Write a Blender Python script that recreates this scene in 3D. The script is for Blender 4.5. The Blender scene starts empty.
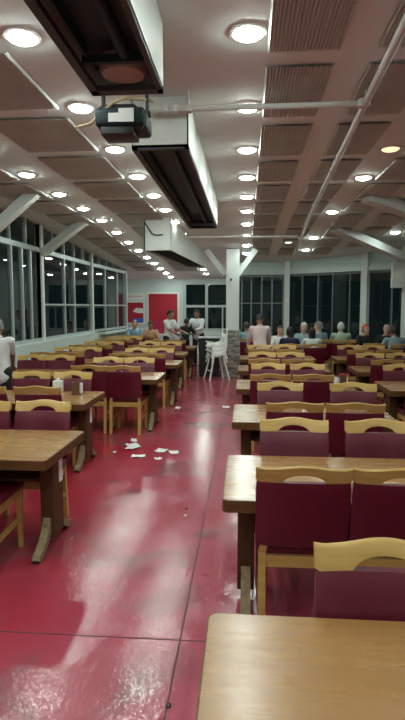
import bpy, bmesh, math, random
from mathutils import Vector, Matrix, Euler
random.seed(7)
SC = bpy.context.scene
COL = SC.collection
PI = math.pi
CAM_H = 1.75

# ------------------------------------------------------------------ materials
def new_mat(name):
    m = bpy.data.materials.new(name); m.use_nodes = True
    nt = m.node_tree
    for n in list(nt.nodes): nt.nodes.remove(n)
    out = nt.nodes.new('ShaderNodeOutputMaterial')
    return m, nt, out

def mat(name, col, rough=.5, col2=None, scale=6.0, stretch=(1,1,1), metal=0.0, bump=0.0, bscale=40.0,
        spec=.5, contrast=(.35,.65), coat=0.0, rough2=None):
    m, nt, out = new_mat(name)
    b = nt.nodes.new('ShaderNodeBsdfPrincipled')
    b.inputs['Base Color'].default_value = (*col, 1)
    b.inputs['Roughness'].default_value = rough
    b.inputs['Metallic'].default_value = metal
    b.inputs['Specular IOR Level'].default_value = spec
    if coat: b.inputs['Coat Weight'].default_value = coat; b.inputs['Coat Roughness'].default_value = .22
    tc = nt.nodes.new('ShaderNodeTexCoord')
    mp = nt.nodes.new('ShaderNodeMapping'); mp.inputs['Scale'].default_value = stretch
    nt.links.new(tc.outputs['Object'], mp.inputs['Vector'])
    if col2 is not None or rough2 is not None:
        nz = nt.nodes.new('ShaderNodeTexNoise'); nz.inputs['Scale'].default_value = scale
        nz.inputs['Detail'].default_value = 5
        nt.links.new(mp.outputs['Vector'], nz.inputs['Vector'])
        if col2 is not None:
            r = nt.nodes.new('ShaderNodeValToRGB')
            r.color_ramp.elements[0].position = contrast[0]; r.color_ramp.elements[0].color = (*col, 1)
            r.color_ramp.elements[1].position = contrast[1]; r.color_ramp.elements[1].color = (*col2, 1)
            nt.links.new(nz.outputs['Fac'], r.inputs['Fac'])
            nt.links.new(r.outputs['Color'], b.inputs['Base Color'])
        if rough2 is not None:
            mr = nt.nodes.new('ShaderNodeMapRange')
            mr.inputs['From Min'].default_value = .3; mr.inputs['From Max'].default_value = .7
            mr.inputs['To Min'].default_value = rough; mr.inputs['To Max'].default_value = rough2
            nt.links.new(nz.outputs['Fac'], mr.inputs['Value'])
            nt.links.new(mr.outputs['Result'], b.inputs['Roughness'])
    if bump:
        bz = nt.nodes.new('ShaderNodeTexNoise'); bz.inputs['Scale'].default_value = bscale
        bz.inputs['Detail'].default_value = 3
        nt.links.new(mp.outputs['Vector'], bz.inputs['Vector'])
        bp = nt.nodes.new('ShaderNodeBump'); bp.inputs['Strength'].default_value = bump
        bp.inputs['Distance'].default_value = .01
        nt.links.new(bz.outputs['Fac'], bp.inputs['Height'])
        nt.links.new(bp.outputs['Normal'], b.inputs['Normal'])
    nt.links.new(b.outputs['BSDF'], out.inputs['Surface'])
    return m

def emit_mat(name, col, strength):
    m, nt, out = new_mat(name)
    e = nt.nodes.new('ShaderNodeEmission')
    e.inputs['Color'].default_value = (*col, 1); e.inputs['Strength'].default_value = strength
    nt.links.new(e.outputs['Emission'], out.inputs['Surface'])
    return m

def glass_mat(name, tint=(.75,.85,.83)):
    m, nt, out = new_mat(name)
    t = nt.nodes.new('ShaderNodeBsdfTransparent'); t.inputs['Color'].default_value = (*tint, 1)
    g = nt.nodes.new('ShaderNodeBsdfGlossy'); g.inputs['Roughness'].default_value = .02
    f = nt.nodes.new('ShaderNodeFresnel'); f.inputs['IOR'].default_value = 1.5
    mx = nt.nodes.new('ShaderNodeMixShader')
    nt.links.new(f.outputs['Fac'], mx.inputs['Fac'])
    nt.links.new(t.outputs['BSDF'], mx.inputs[1]); nt.links.new(g.outputs['BSDF'], mx.inputs[2])
    nt.links.new(mx.outputs['Shader'], out.inputs['Surface'])
    return m

def floor_mat():
    m, nt, out = new_mat('red_floor_paint')
    N = nt.nodes.new; L = nt.links.new
    b = N('ShaderNodeBsdfPrincipled')
    tc = N('ShaderNodeTexCoord')
    def noise(scale, detail=5, dist=0.0):
        n = N('ShaderNodeTexNoise'); n.inputs['Scale'].default_value = scale
        n.inputs['Detail'].default_value = detail; n.inputs['Distortion'].default_value = dist
        L(tc.outputs['Object'], n.inputs['Vector']); return n
    def ramp(src, p0, c0, p1, c1):
        r = N('ShaderNodeValToRGB')
        r.color_ramp.elements[0].position = p0; r.color_ramp.elements[0].color = (*c0, 1)
        r.color_ramp.elements[1].position = p1; r.color_ramp.elements[1].color = (*c1, 1)
        L(src, r.inputs['Fac']); return r
    def mix(fac, a, bb):
        x = N('ShaderNodeMix'); x.data_type = 'RGBA'
        if isinstance(fac, float): x.inputs['Factor'].default_value = fac
        else: L(fac, x.inputs['Factor'])
        for s, v in ((6, a), (7, bb)):
            if isinstance(v, tuple): x.inputs[s].default_value = (*v, 1)
            else: L(v, x.inputs[s])
        return x.outputs[2]
    base = ramp(noise(.55, 4, .6).outputs['Fac'], .35, (.38,.045,.075), .68, (.47,.095,.14))
    # deeper red towards the left of the floor, blended in along a soft noisy edge
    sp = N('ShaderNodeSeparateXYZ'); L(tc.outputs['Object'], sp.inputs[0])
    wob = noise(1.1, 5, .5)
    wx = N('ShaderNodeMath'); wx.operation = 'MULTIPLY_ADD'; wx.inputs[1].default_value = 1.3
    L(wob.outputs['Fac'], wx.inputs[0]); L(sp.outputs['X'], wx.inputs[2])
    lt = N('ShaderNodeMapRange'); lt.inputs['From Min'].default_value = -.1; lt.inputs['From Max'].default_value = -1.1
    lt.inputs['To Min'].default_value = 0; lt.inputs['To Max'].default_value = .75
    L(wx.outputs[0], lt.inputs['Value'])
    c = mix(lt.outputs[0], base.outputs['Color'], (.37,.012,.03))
    # worn grey scuffs
    w = ramp(noise(1.7, 8, .8).outputs['Fac'], .52, (0,0,0), .66, (.62,.62,.62))
    c = mix(w.outputs['Color'], c, (.20,.085,.09))
    w2 = ramp(noise(9, 6, .3).outputs['Fac'], .66, (0,0,0), .74, (.35,.35,.35))
    c = mix(w2.outputs['Color'], c, (.10,.04,.045))
    L(c, b.inputs['Base Color'])
    rr = ramp(noise(3.2, 6, .5).outputs['Fac'], .3, (.10,.10,.10), .7, (.23,.23,.23))
    L(rr.outputs['Color'], b.inputs['Roughness'])
    b.inputs['Specular IOR Level'].default_value = .75
    bz = noise(42, 4, .4); bz2 = noise(5, 3, .2)
    ad = N('ShaderNodeMath'); ad.operation = 'MULTIPLY_ADD'; ad.inputs[1].default_value = 3.0
    L(bz2.outputs['Fac'], ad.inputs[0]); L(bz.outputs['Fac'], ad.inputs[2])
    bp = N('ShaderNodeBump'); bp.inputs['Strength'].default_value = .12; bp.inputs['Distance'].default_value = .01
    L(ad.outputs[0], bp.inputs['Height']); L(bp.outputs['Normal'], b.inputs['Normal'])
    L(b.outputs['BSDF'], out.inputs['Surface'])
    return m

def stone_mat():
    m, nt, out = new_mat('stone_cladding')
    N = nt.nodes.new; L = nt.links.new
    b = N('ShaderNodeBsdfPrincipled'); b.inputs['Roughness'].default_value = .85
    tc = N('ShaderNodeTexCoord'); mp = N('ShaderNodeMapping')
    mp.inputs['Scale'].default_value = (7, 7, 22)
    L(tc.outputs['Object'], mp.inputs['Vector'])
    v = N('ShaderNodeTexVoronoi'); v.inputs['Scale'].default_value = 1.0
    L(mp.outputs['Vector'], v.inputs['Vector'])
    r = N('ShaderNodeValToRGB')
    r.color_ramp.elements[0].color = (.14,.13,.11,1); r.color_ramp.elements[1].color = (.42,.40,.35,1)
    sx = N('ShaderNodeSeparateColor'); L(v.outputs['Color'], sx.inputs[0])
    L(sx.outputs[0], r.inputs['Fac']); L(r.outputs['Color'], b.inputs['Base Color'])
    bp = N('ShaderNodeBump'); bp.inputs['Strength'].default_value = .6; bp.inputs['Distance'].default_value = .02
    bp.invert = True
    L(v.outputs['Distance'], bp.inputs['Height']); L(bp.outputs['Normal'], b.inputs['Normal'])
    L(b.outputs['BSDF'], out.inputs['Surface'])
    return m

M = {}
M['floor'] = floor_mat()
M['ceil'] = mat('ceiling_paint', (.74,.79,.77), .75, (.70,.75,.73), 1.2)
M['ceil_panel'] = mat('corrugated_ceiling_sheet', (.55,.56,.51), .6, (.48,.49,.45), 3.0)
M['white'] = mat('white_paint', (.62,.72,.69), .55, (.57,.67,.64), 2.0)
M['steel_white'] = mat('white_steel', (.70,.74,.72), .45)
M['mullion'] = mat('aluminium_frame', (.50,.57,.56), .4, metal=.3)
M['mullion_dark'] = mat('dark_aluminium_frame', (.17,.20,.20), .45, metal=.3)
M['wall_lower'] = mat('sill_wall_paint', (.62,.72,.69), .6, (.56,.66,.63), 3.0)
M['stone'] = stone_mat()
M['glass'] = glass_mat('window_glass')
M['laminate'] = mat('beech_laminate', (.42,.215,.068), .24, (.355,.172,.05), 2.2, (1,9,1), contrast=(.3,.7), rough2=.33, spec=.8, coat=.7)
M['edge'] = mat('brown_wood_edge', (.15,.068,.020), .5, (.10,.044,.013), 5, (1,6,6), spec=.35)
M['post'] = mat('brown_wood_post', (.10,.046,.017), .6, (.07,.030,.011), 5, (6,6,.8), spec=.3)
M['foot'] = mat('worn_bare_wood_foot', (.34,.25,.13), .6, (.22,.16,.08), 12, (3,1,3))
M['chairwood'] = mat('yellow_beech', (.62,.40,.13), .40, (.52,.31,.085), 4, (1,6,6))
M['pad'] = mat('maroon_vinyl', (.135,.005,.022), .42, (.115,.004,.019), 30, bump=.12, bscale=220, spec=.55)
M['black'] = mat('black_plastic', (.012,.013,.013), .45)
M['darkgrey'] = mat('dark_metal', (.008,.020,.024), .5, (.012,.026,.030), 5, spec=.3)
M['heat'] = mat('heater_grey_metal', (.05,.055,.058), .5, spec=.3)
M['disc_dull'] = mat('reflector_dull_metal', (.35,.26,.23), .5, metal=.3)
M['casing'] = mat('white_casing', (.72,.74,.70), .45, (.66,.68,.64), 2.5)
M['pipe'] = mat('painted_pipe', (.62,.64,.61), .45)
M['plastic_white'] = mat('white_plastic', (.80,.81,.76), .4)
M['paper'] = mat('white_paper', (.82,.82,.80), .8)
M['red_board'] = mat('red_board', (.42,.008,.03), .5)
M['red_board2'] = mat('faded_red_board', (.42,.02,.07), .5)
M['blue'] = mat('blue_print', (.02,.12,.55), .5)
M['redprint'] = mat('faint_red_print', (.62,.28,.30), .7)
M['cable'] = mat('tan_cable', (.42,.32,.18), .6)
M['box_wood'] = mat('dark_wood_box', (.16,.075,.03), .5, (.11,.05,.02), 8, (1,1,5))
M['red_plastic'] = mat('red_plastic', (.45,.02,.02), .4)
M['steel'] = mat('dull_steel', (.45,.46,.46), .35, metal=.8)
M['joint'] = mat('joint_filler', (.09,.014,.022), .6)
M['amber'] = emit_mat('amber_glow', (1.0,.72,.38), 1.6)
M['lamp'] = emit_mat('led_glow', (.86,1.0,.92), 100.0)
M['rim'] = mat('lamp_rim', (.78,.78,.75), .4)
M['dim'] = emit_mat('dim_led_glow', (.95,1.0,.97), 2.0)
M['asphalt'] = mat('night_ground', (.03,.035,.03), .9)
M['exitgreen'] = mat('night_bush', (.015,.03,.018), .9, (.03,.05,.03), 9)

# ------------------------------------------------------------------ mesh helpers
class MB:
    def __init__(s): s.v = []; s.f = []; s.m = []; s.slots = []
    def slot(s, m):
        if m not in s.slots: s.slots.append(m)
        return s.slots.index(m)
    def add(s, vs, fs, m):
        k = s.slot(m); b = len(s.v)
        s.v += [Vector(p) for p in vs]
        s.f += [tuple(b+i for i in f) for f in fs]; s.m += [k]*len(fs)
        return s
    def box(s, c, size, m, rot=None, bev=0.0):
        bm = bmesh.new(); bmesh.ops.create_cube(bm, size=1)
        for v in bm.verts: v.co = Vector((v.co.x*size[0], v.co.y*size[1], v.co.z*size[2]))
        if bev: bmesh.ops.bevel(bm, geom=bm.edges[:], offset=bev, segments=3, profile=.5, affect='EDGES')
        R = (rot or Matrix.Identity(3))
        bm.verts.index_update()
        vs = [R @ v.co + Vector(c) for v in bm.verts]; fs = [[v.index for v in f.verts] for f in bm.faces]
        bm.free(); return s.add(vs, fs, m)
    def b2(s, lo, hi, m, bev=0.0):
        return s.box([(a+b)/2 for a, b in zip(lo, hi)], [b-a for a, b in zip(lo, hi)], m, bev=bev)
    def prism(s, poly, axis, a, b, m):
        def pt(p, t):
            if axis == 'x': return (t, p[0], p[1])
            if axis == 'y': return (p[0], t, p[1])
            return (p[0], p[1], t)
        n = len(poly)
        vs = [pt(p, a) for p in poly] + [pt(p, b) for p in poly]
        fs = [list(range(n))[::-1], list(range(n, 2*n))] + [[i, (i+1) % n, n+(i+1) % n, n+i] for i in range(n)]
        return s.add(vs, fs, m)
    def rings(s, rings, m, caps=True):
        n = len(rings[0]); vs = [p for r in rings for p in r]; fs = []
        for k in range(len(rings)-1):
            for i in range(n):
                j = (i+1) % n
                fs.append([k*n+i, k*n+j, (k+1)*n+j, (k+1)*n+i])
        if caps:
            fs.append(list(range(n))[::-1]); fs.append([(len(rings)-1)*n+i for i in range(n)])
        return s.add(vs, fs, m)
    def tube(s, pts, r, m, n=10):
        pts = [Vector(p) for p in pts]; rs = r if isinstance(r, (list, tuple)) else [r]*len(pts)
        R = []; prev = None
        for i, p in enumerate(pts):
            d = (pts[min(i+1, len(pts)-1)] - pts[max(i-1, 0)]).normalized()
            if prev is None:
                u = d.orthogonal().normalized()
            else:
                u = (prev - d*prev.dot(d)).normalized()
            prev = u; w = d.cross(u)
            R.append([p + (u*math.cos(2*PI*k/n) + w*math.sin(2*PI*k/n))*rs[i] for k in range(n)])
        return s.rings(R, m)
    def beam(s, a, b, w, h, m):
        a = Vector(a); b = Vector(b); d = (b-a).normalized()
        u = d.cross(Vector((0,0,1)))
        if u.length < 1e-4: u = Vector((1,0,0))
        u.normalize(); v = u.cross(d)
        R = [[p+u*(w/2*i)+v*(h/2*j) for i, j in ((-1,-1),(1,-1),(1,1),(-1,1))] for p in (a, b)]
        return s.rings(R, m)
    def lathe(s, prof, m, n=20, c=(0,0,0)):
        R = [[(c[0]+r*math.cos(2*PI*k/n), c[1]+r*math.sin(2*PI*k/n), c[2]+z) for k in range(n)] for r, z in prof]
        return s.rings(R, m)
    def ellipsoid(s, c, r, m, nu=16, nv=10, rot=None):
        R = rot or Matrix.Identity(3); rings = []
        for j in range(nv+1):
            t = -PI/2 + PI*max(.02, min(.98, j/nv))
            rings.append([Vector(c) + R @ Vector((r[0]*math.cos(t)*math.cos(2*PI*k/nu), r[1]*math.cos(t)*math.sin(2*PI*k/nu), r[2]*math.sin(t))) for k in range(nu)])
        return s.rings(rings, m)
    def build(s, name, parent=None, smooth=False, loc=None):
        me = bpy.data.meshes.new(name); me.from_pydata([tuple(v) for v in s.v], [], s.f)
        for m in s.slots: me.materials.append(M[m])
        me.polygons.foreach_set('material_index', s.m)
        bm = bmesh.new(); bm.from_mesh(me); bmesh.ops.recalc_face_normals(bm, faces=bm.faces[:]); bm.to_mesh(me); bm.free()
        me.update()
        if smooth:
            me.polygons.foreach_set('use_smooth', [True]*len(me.polygons))
            me.set_sharp_from_angle(angle=math.radians(40))
        o = bpy.data.objects.new(name, me); COL.objects.link(o)
        if parent is not None: o.parent = parent
        if loc: o.location = loc
        return o

def tag(o, label, cat, group=None):
    o['label'] = label; o['category'] = cat
    if group: o['group'] = group
    return o
def thing(name, label, cat, loc=(0,0,0), rz=0, group=None):
    o = bpy.data.objects.new(name, None); COL.objects.link(o)
    o.location = loc; o.rotation_euler = (0,0,rz)
    return tag(o, label, cat, group)
def struct(o):
    o['kind'] = 'structure'; return o
def dup(o, parent=None):
    c = o.copy(); COL.objects.link(c)
    if parent is not None: c.parent = parent
    for ch in KIDS.get(o.name, list(o.children)): dup(ch, c)
    return c
KIDS = {}
def freeze(o):
    KIDS[o.name] = list(o.children)
    for ch in o.children: freeze(ch)
def put(proto, used, loc, rz, label, group=None):
    o = proto if not used else dup(proto)
    o.location = loc; o.rotation_euler = (0,0,rz); o['label'] = label
    if group: o['group'] = group
    return o
ORD = ['first','second','third','fourth','fifth','sixth','seventh','eighth','ninth','tenth','eleventh','twelfth','thirteenth','fourteenth','fifteenth','sixteenth','seventeenth']

# ------------------------------------------------------------------ room shell
CEIL = 3.38
def ceil_z(y): return CEIL if y <= 10 else CEIL - .058*(y-10)
XL, YB = -4.02, -2.6
FAR = 20.2
# plan of the room, counter-clockwise seen from above
PLAN = [(-4.02,YB),(4.95,YB),(4.8,10.5),(3.95,13.7),(1.12,15.85),(-.35,15.95),(-.55,FAR),(-4.55,FAR),(-4.55,17.9),(-3.86,17.4),(-4.02,14.0)]
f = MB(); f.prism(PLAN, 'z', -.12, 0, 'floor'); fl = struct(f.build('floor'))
# joints in the slab: thin dark filler strips let into the floor
j = MB()
j.b2((-.338,1.0,-.01),(-.329,15.9,.0012),'joint'); j.b2((-4.0,2.67,-.01),(1.8,2.678,.0012),'joint')
j.b2((-4.0,8.6,-.01),(4.6,8.612,.0012),'joint'); j.b2((-4.0,14.2,-.01),(3.4,14.212,.0012),'joint')
j.build('expansion_joint', fl)

c = MB()
c.add([(-4.9,YB-.3,CEIL),(5.3,YB-.3,CEIL),(5.3,10,CEIL),(-4.9,10,CEIL),(5.3,21,ceil_z(21)),(-4.9,21,ceil_z(21))],
      [(3,2,1,0),(5,4,2,3)], 'ceil')
c.add([(-4.9,YB-.3,CEIL+.2),(5.3,YB-.3,CEIL+.2),(5.3,21,CEIL+.2),(-4.9,21,CEIL+.2)], [(0,1,2,3)], 'ceil')
ce = struct(c.build('ceiling'))
# corrugated sheets fixed in a grid under the smooth ceiling
p = MB()
cols = [(.12,.58),(.81,1.27),(1.62,2.1),(2.35,2.85),(3.3,3.8),(-2.28,-1.53),(-3.55,-2.88)]
for x0, x1 in cols:
    n = int((x1-x0)/.0115); n += n % 2
    for k in range(-4, 15):
        y0 = (3.85 if x0 > 0 else 3.5) + 1.2*(k-1); y1 = y0 + .97
        if y1 > 18.5 or (x0 > 0 and y1 > 15.4 - max(0, x1-1)*.8): continue
        vs, fs = [], []
        for i in range(n+1):
            x = x0 + (x1-x0)*i/n; d = .030 if i % 2 else .012
            vs += [(x, y0, ceil_z(y0)-d), (x, y1, ceil_z(y1)-d)]
            if i: fs.append((2*i-2, 2*i-1, 2*i+1, 2*i))
        p.add(vs, fs, 'ceil_panel')
p.build('corrugated_sheeting', ce)

def wall_box(mb, a, b, z0, z1, t, m, off=0.0):
    """wall slab from plan point a to b, thickness t to the right-hand side of a->b"""
    a = Vector((a[0],a[1],0)); b = Vector((b[0],b[1],0)); d = (b-a).normalized(); nrm = Vector((d.y,-d.x,0))
    q = [a+nrm*off, b+nrm*off, b+nrm*(off+t), a+nrm*(off+t)]
    za = z1(a.y) if callable(z1) else z1; zb = z1(b.y) if callable(z1) else z1
    vs = [(p.x,p.y,z0) for p in q] + [(q[0].x,q[0].y,za),(q[1].x,q[1].y,zb),(q[2].x,q[2].y,zb),(q[3].x,q[3].y,za)]
    mb.add(vs, [(0,3,2,1),(4,5,6,7),(0,1,5,4),(1,2,6,5),(2,3,7,6),(3,0,4,7)], m)
def along(a, b, t):
    return (a[0]+(b[0]-a[0])*t, a[1]+(b[1]-a[1])*t)
def glazed(name, a, b, z0, z1, verticals, transoms, fm='mullion'):
    """window frame + pane(s) between plan points; verticals are distances from a (with widths)"""
    av = Vector((a[0],a[1])); bv = Vector((b[0],b[1])); Lg = (bv-av).length; d = (bv-av)/Lg
    nrm = Vector((d.y,-d.x)); ang = math.atan2(d.y, d.x); R = Matrix.Rotation(ang, 3, 'Z')
    fr = MB()
    def P(s, o=0.0): q = av + d*s + nrm*o; return q
    for it in verticals:
        s, w, lo, hi = it
        hi_ = hi(P(s).y) if callable(hi) else hi
        q = P(s); fr.box((q.x,q.y,(lo+hi_)/2), (w,.07,hi_-lo), fm, R)
    for z, h in transoms:
        q = P(Lg/2); fr.box((q.x,q.y,z), (Lg,.075,h), fm, R)
    w = struct(fr.build(name))
    pn = MB()
    za = z1(a[1]) if callable(z1) else z1; zb = z1(b[1]) if callable(z1) else z1
    vs = []
    for o in (-.004, .004):
        q0 = P(0,o); q1 = P(Lg,o)
        vs += [(q0.x,q0.y,z0),(q1.x,q1.y,z0),(q1.x,q1.y,zb),(q0.x,q0.y,za)]
    pn.add(vs[:4], [(0,1,2,3)], 'glass')
    g = pn.build('pane', w)
    return w

# --- left window wall (window bays between steel posts)
SILL, RAIL = 1.08, 2.86
wl = MB()
wall_box(wl, (XL,14.0), (XL,YB), 0, SILL-.04, -.16, 'wall_lower')
wall_box(wl, (XL+.17,17.4), (XL,14.0), 0, SILL-.04, -.16, 'wall_lower')
wl.b2((XL-.02,YB,SILL-.05),(XL+.16,14.0,SILL),'white')
wall_box(wl, (XL+.33,17.4), (XL+.16,14.0), SILL-.05, SILL, -.18, 'white')
struct(wl.build('wall_left'))
bays = [(YB,3.5),(3.5,7.73),(7.73,10.5),(10.5,14.0),(14.0,17.4)]
for i, (y0, y1) in enumerate(bays):
    vs = []; L_ = y1-y0; n = int(round(L_/.7))
    for k in range(1, n):
        vs.append((k*L_/n, .035, RAIL, ceil_z))
    lows = [1.42,1.87,2.27] if i == 2 else ([.7*2,.7*3] if i == 3 else [1.2,2.4])
    for s in lows: vs.append((s, .045, SILL, RAIL))
    vs += [(.03,.05,SILL,ceil_z),(L_-.03,.05,SILL,ceil_z)]
    tr = [(RAIL,.09),(SILL+.03,.06)]
    if i >= 3: tr.append((1.80,.035))
    glazed('window_%d' % (i+1), (XL-.05,y0), (XL-.05+(.17 if i == 4 else 0),y1), SILL, lambda y: ceil_z(y)-.01, vs, tr)
# return and red-board wall at the far left
w2 = MB()
wall_box(w2, (-3.86,17.4), (-4.55,17.9), 0, lambda y: ceil_z(y), -.15, 'white')
wall_box(w2, (-4.55,17.9), (-4.55,FAR), 0, lambda y: ceil_z(y), -.15, 'white')
struct(w2.build('wall_left.001'))
w3 = MB(); w3.b2((-4.7,FAR,0),(-2.37,FAR+.15,ceil_z(FAR)),'white')
w3.b2((-2.37,FAR,0),(-.5,FAR+.15,.85),'white'); w3.b2((-2.37,FAR,ceil_z(FAR)-.12),(-.5,FAR+.15,ceil_z(FAR)),'white')
struct(w3.build('wall_far'))
glazed('window_6', (-2.37,FAR+.05), (-.5,FAR+.05), .85, ceil_z(FAR)-.12,
       [(.06,.14,.85,ceil_z(FAR)-.12),(.9,.10,.85,ceil_z(FAR)-.12),(1.5,.05,.85,1.76),(1.8,.1,.85,ceil_z(FAR)-.12)],
       [(1.78,.09),(.9,.1),(ceil_z(FAR)-.16,.09)])
w4 = MB(); wall_box(w4, (-.55,FAR), (-.35,15.95), 0, lambda y: ceil_z(y), -.12, 'white')
struct(w4.build('wall_return'))
# --- right-hand faceted window wall
segs = [((-.35,15.95),(1.12,15.85)),((1.12,15.85),(3.95,13.7)),((3.95,13.7),(4.8,10.5)),((4.8,10.5),(4.95,YB))]
HEAD = 2.68
wr = MB()
for a, b in segs:
    wall_box(wr, a, b, 0, .80, -.15, 'white')
    wall_box(wr, a, b, HEAD, lambda y: ceil_z(y), -.15, 'white')
    wall_box(wr, a, b, HEAD, HEAD+.13, .10, 'white')
    wall_box(wr, a, b, HEAD+.24, HEAD+.29, .05, 'white')
    wall_box(wr, a, b, .76, .80, .08, 'white')
struct(wr.build('wall_right'))
for i, (a, b) in enumerate(segs):
    L_ = math.dist(a, b)
    if i == 0: s = [(.22,.04),(.50,.04),(.80,.04),(1.10,.04)]
    elif i == 1: s = [(.55,.03),(1.05,.03),(1.50,.03),(2.0,.03),(2.35,.04),(3.15,.04)]
    else: s = [(k*.9,.04) for k in range(1, int(L_/.9)+1)]
    hi = HEAD
    vs = [(q, w, .8, hi) for q, w in s] + [(.04,.07,.8,hi),(L_-.04,.07,.8,hi)]
    off = .06
    av = Vector(a); bv = Vector(b); d = (bv-av).normalized(); nn = Vector((-d.y, d.x))
    a2 = av+nn*off; b2 = bv+nn*off
    glazed('window_%d' % (7+i), tuple(a2), tuple(b2), .8, HEAD, vs, [(.83,.06),(HEAD-.03,.06)]+([(1.86,.03)] if i == 0 else []), 'mullion_dark')
wb = MB(); wb.b2((-4.2,YB-.15,0),(5.1,YB,CEIL),'white'); struct(wb.build('wall_back'))
# night outside: a dark paved terrace around the hall and a low hedge
g = MB(); g.b2((-14,-4,-.4),(-4.3,24,-.13),'asphalt'); struct(g.build('ground'))
g = MB(); g.b2((-.2,16.3,-.4),(16,26,-.13),'asphalt'); g.b2((5.3,-4,-.4),(16,16.3,-.13),'asphalt'); struct(g.build('ground'))

# --- steel posts and roof braces, left
n = 0
for i, (py, lab) in enumerate(((7.73,'white steel roof brace rising at the photo edge, nearest along the left windows'),
                     (10.5,'white steel roof brace above the white post of the left windows'))):
    b = MB(); b.beam((XL+.02,py,2.80 if i else 2.60),(-3.02,py-.30 if i else py,CEIL+.02),.14,.14,'steel_white')
    tag(b.build('roof_brace'), lab, 'brace', 'slanted roof braces')
for i, py in enumerate((3.5,7.73,10.5,14.0,17.35)):
    dx = .16 if py > 17 else 0; b = MB(); b.b2((XL-.11+dx,py-.055,0),(XL+.02+dx,py+.055,ceil_z(py)),'mullion' if dx else 'steel_white'); struct(b.build('trim_%d' % (i+1)))
# right posts + braces
for i, (px, py, w) in enumerate(((1.16,15.72,.15),(3.05,14.29,.17),(3.92,13.38,.30),(4.72,10.4,.2),(4.75,5.5,.2))):
    b = MB(); b.box((px,py,ceil_z(py)/2), (w,w,ceil_z(py)), 'steel_white', Matrix.Rotation(math.radians(-37 if i in (1,2) else 0),3,'Z'))
    struct(b.build('trim_%d' % (6+i)))
b = MB(); b.beam((3.92,13.2,2.80),(1.75,11.1,3.32),.20,.16,'steel_white')
tag(b.build('roof_brace'), 'pale steel roof brace ending at the junction box on the far wall post', 'brace', 'slanted roof braces')
b = MB(); b.beam((4.66,10.3,2.84),(1.75,8.25,CEIL-.02),.20,.16,'steel_white')
tag(b.build('roof_brace'), 'pale steel roof brace over the right tables, nearer than its parallel twin', 'brace', 'slanted roof braces')
b = MB(); b.box((3.56,13.2,2.50),(.28,.16,.60),'casing',bev=.01)
o = tag(b.build('junction_box'), 'beige boxed-in unit high on the far white post', 'box')
b = MB(); b.tube([(3.56,13.2,2.80),(3.68,13.24,2.86),(3.84,13.18,2.88)],.03,'steel',8); b.build('fitting', o)

# --- central column with stone base
cx, cy = -.37, 13.55
t = thing('roof_column', 'white square column on a stone-clad base beside stacked high chairs', 'column', (cx,cy,0))
b = MB(); b.box((0,0,.59),(.46,.42,1.18),'stone',bev=.012); b.build('stone_base', t)
b = MB(); b.b2((-.12,-.15,1.18),(.20,.15,ceil_z(cy+.2)-.0),'steel_white'); b.build('shaft', t)
b = MB(); b.beam((-.15,0,2.55),(-.62,-.05,ceil_z(cy)-.02),.10,.14,'steel_white'); b.build('brace', t)
b = MB(); b.beam((.17,0,2.55),(.60,-.05,ceil_z(cy)-.02),.10,.14,'steel_white'); b.build('brace', t)
b = MB(); b.box((0,-.17,2.42),(.05,.05,.05),'black',bev=.008); b.tube([(0,-.19,2.42),(0,-.215,2.415)],.016,'darkgrey'); b.build('camera_device', t)

# ------------------------------------------------------------------ ceiling lights
def make_light(emis='lamp'):
    t = thing('downlight', '', 'light', group='round ceiling downlights')
    b = MB(); b.lathe([(.088,-.004),(.092,-.014),(.112,-.010),(.115,0),(.09,0)], 'rim', 28)
    b.build('trim_ring', t, True)
    b = MB(); b.lathe([(.001,-.034),(.05,-.032),(.074,-.025),(.089,-.010),(.089,-.002),(.001,-.002)], emis, 28)
    b.build('diffuser', t)
    return t
L0 = make_light(); freeze(L0); first = True
rows = [('over the aisle centre', 0.0, [3.4+1.2*k for k in range(-4,10)]),
        ('left of the ceiling heaters', -1.36, [3.34+1.165*k for k in range(-4,14)]),
        ('nearest the left window wall', -2.70, [6.64+1.16*k for k in range(-6,12)]),
        ('over the right tables', 1.46, [-1.2,1.2,3.6]+[7.13,9.6,12.1,13.7]),
        ('by the right posts', 3.05, [0,3.5,7.0,11.6])]
for nm, x, ys in rows:
    vis = 0
    for y in ys:
        z = ceil_z(y)-.001
        o = put(L0, not first, (x,y,z), 0, ''); first = False
        if y > 10: o.rotation_euler = (-math.atan(.058),0,0)
        seen = (x == 0 and y > 2.5) or (x == -1.36 and y > 2.9) or (x == -2.7 and y > 6) or (x > 1 and y > 6.5)
        if seen:
            vis += 1; o['label'] = 'round white glowing ceiling downlight, %s from camera in row %s' % (ORD[vis-1], nm)
        else:
            o['label'] = 'round ceiling downlight out of view above the camera, %s, %s' % (nm, ORD[ys.index(y)])
La = make_light('amber'); La.location = (1.47,5.88,CEIL-.001)
La['label'] = 'dim amber ceiling downlight at the right, unlike the bright white ones'
Lb = make_light('dim'); Lb.location = (.95,12.6,ceil_z(12.6)-.001); Lb.rotation_euler = (-math.atan(.058),0,0)
Lb['label'] = 'faintly lit small downlight near the far end of the long pipe'

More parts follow.
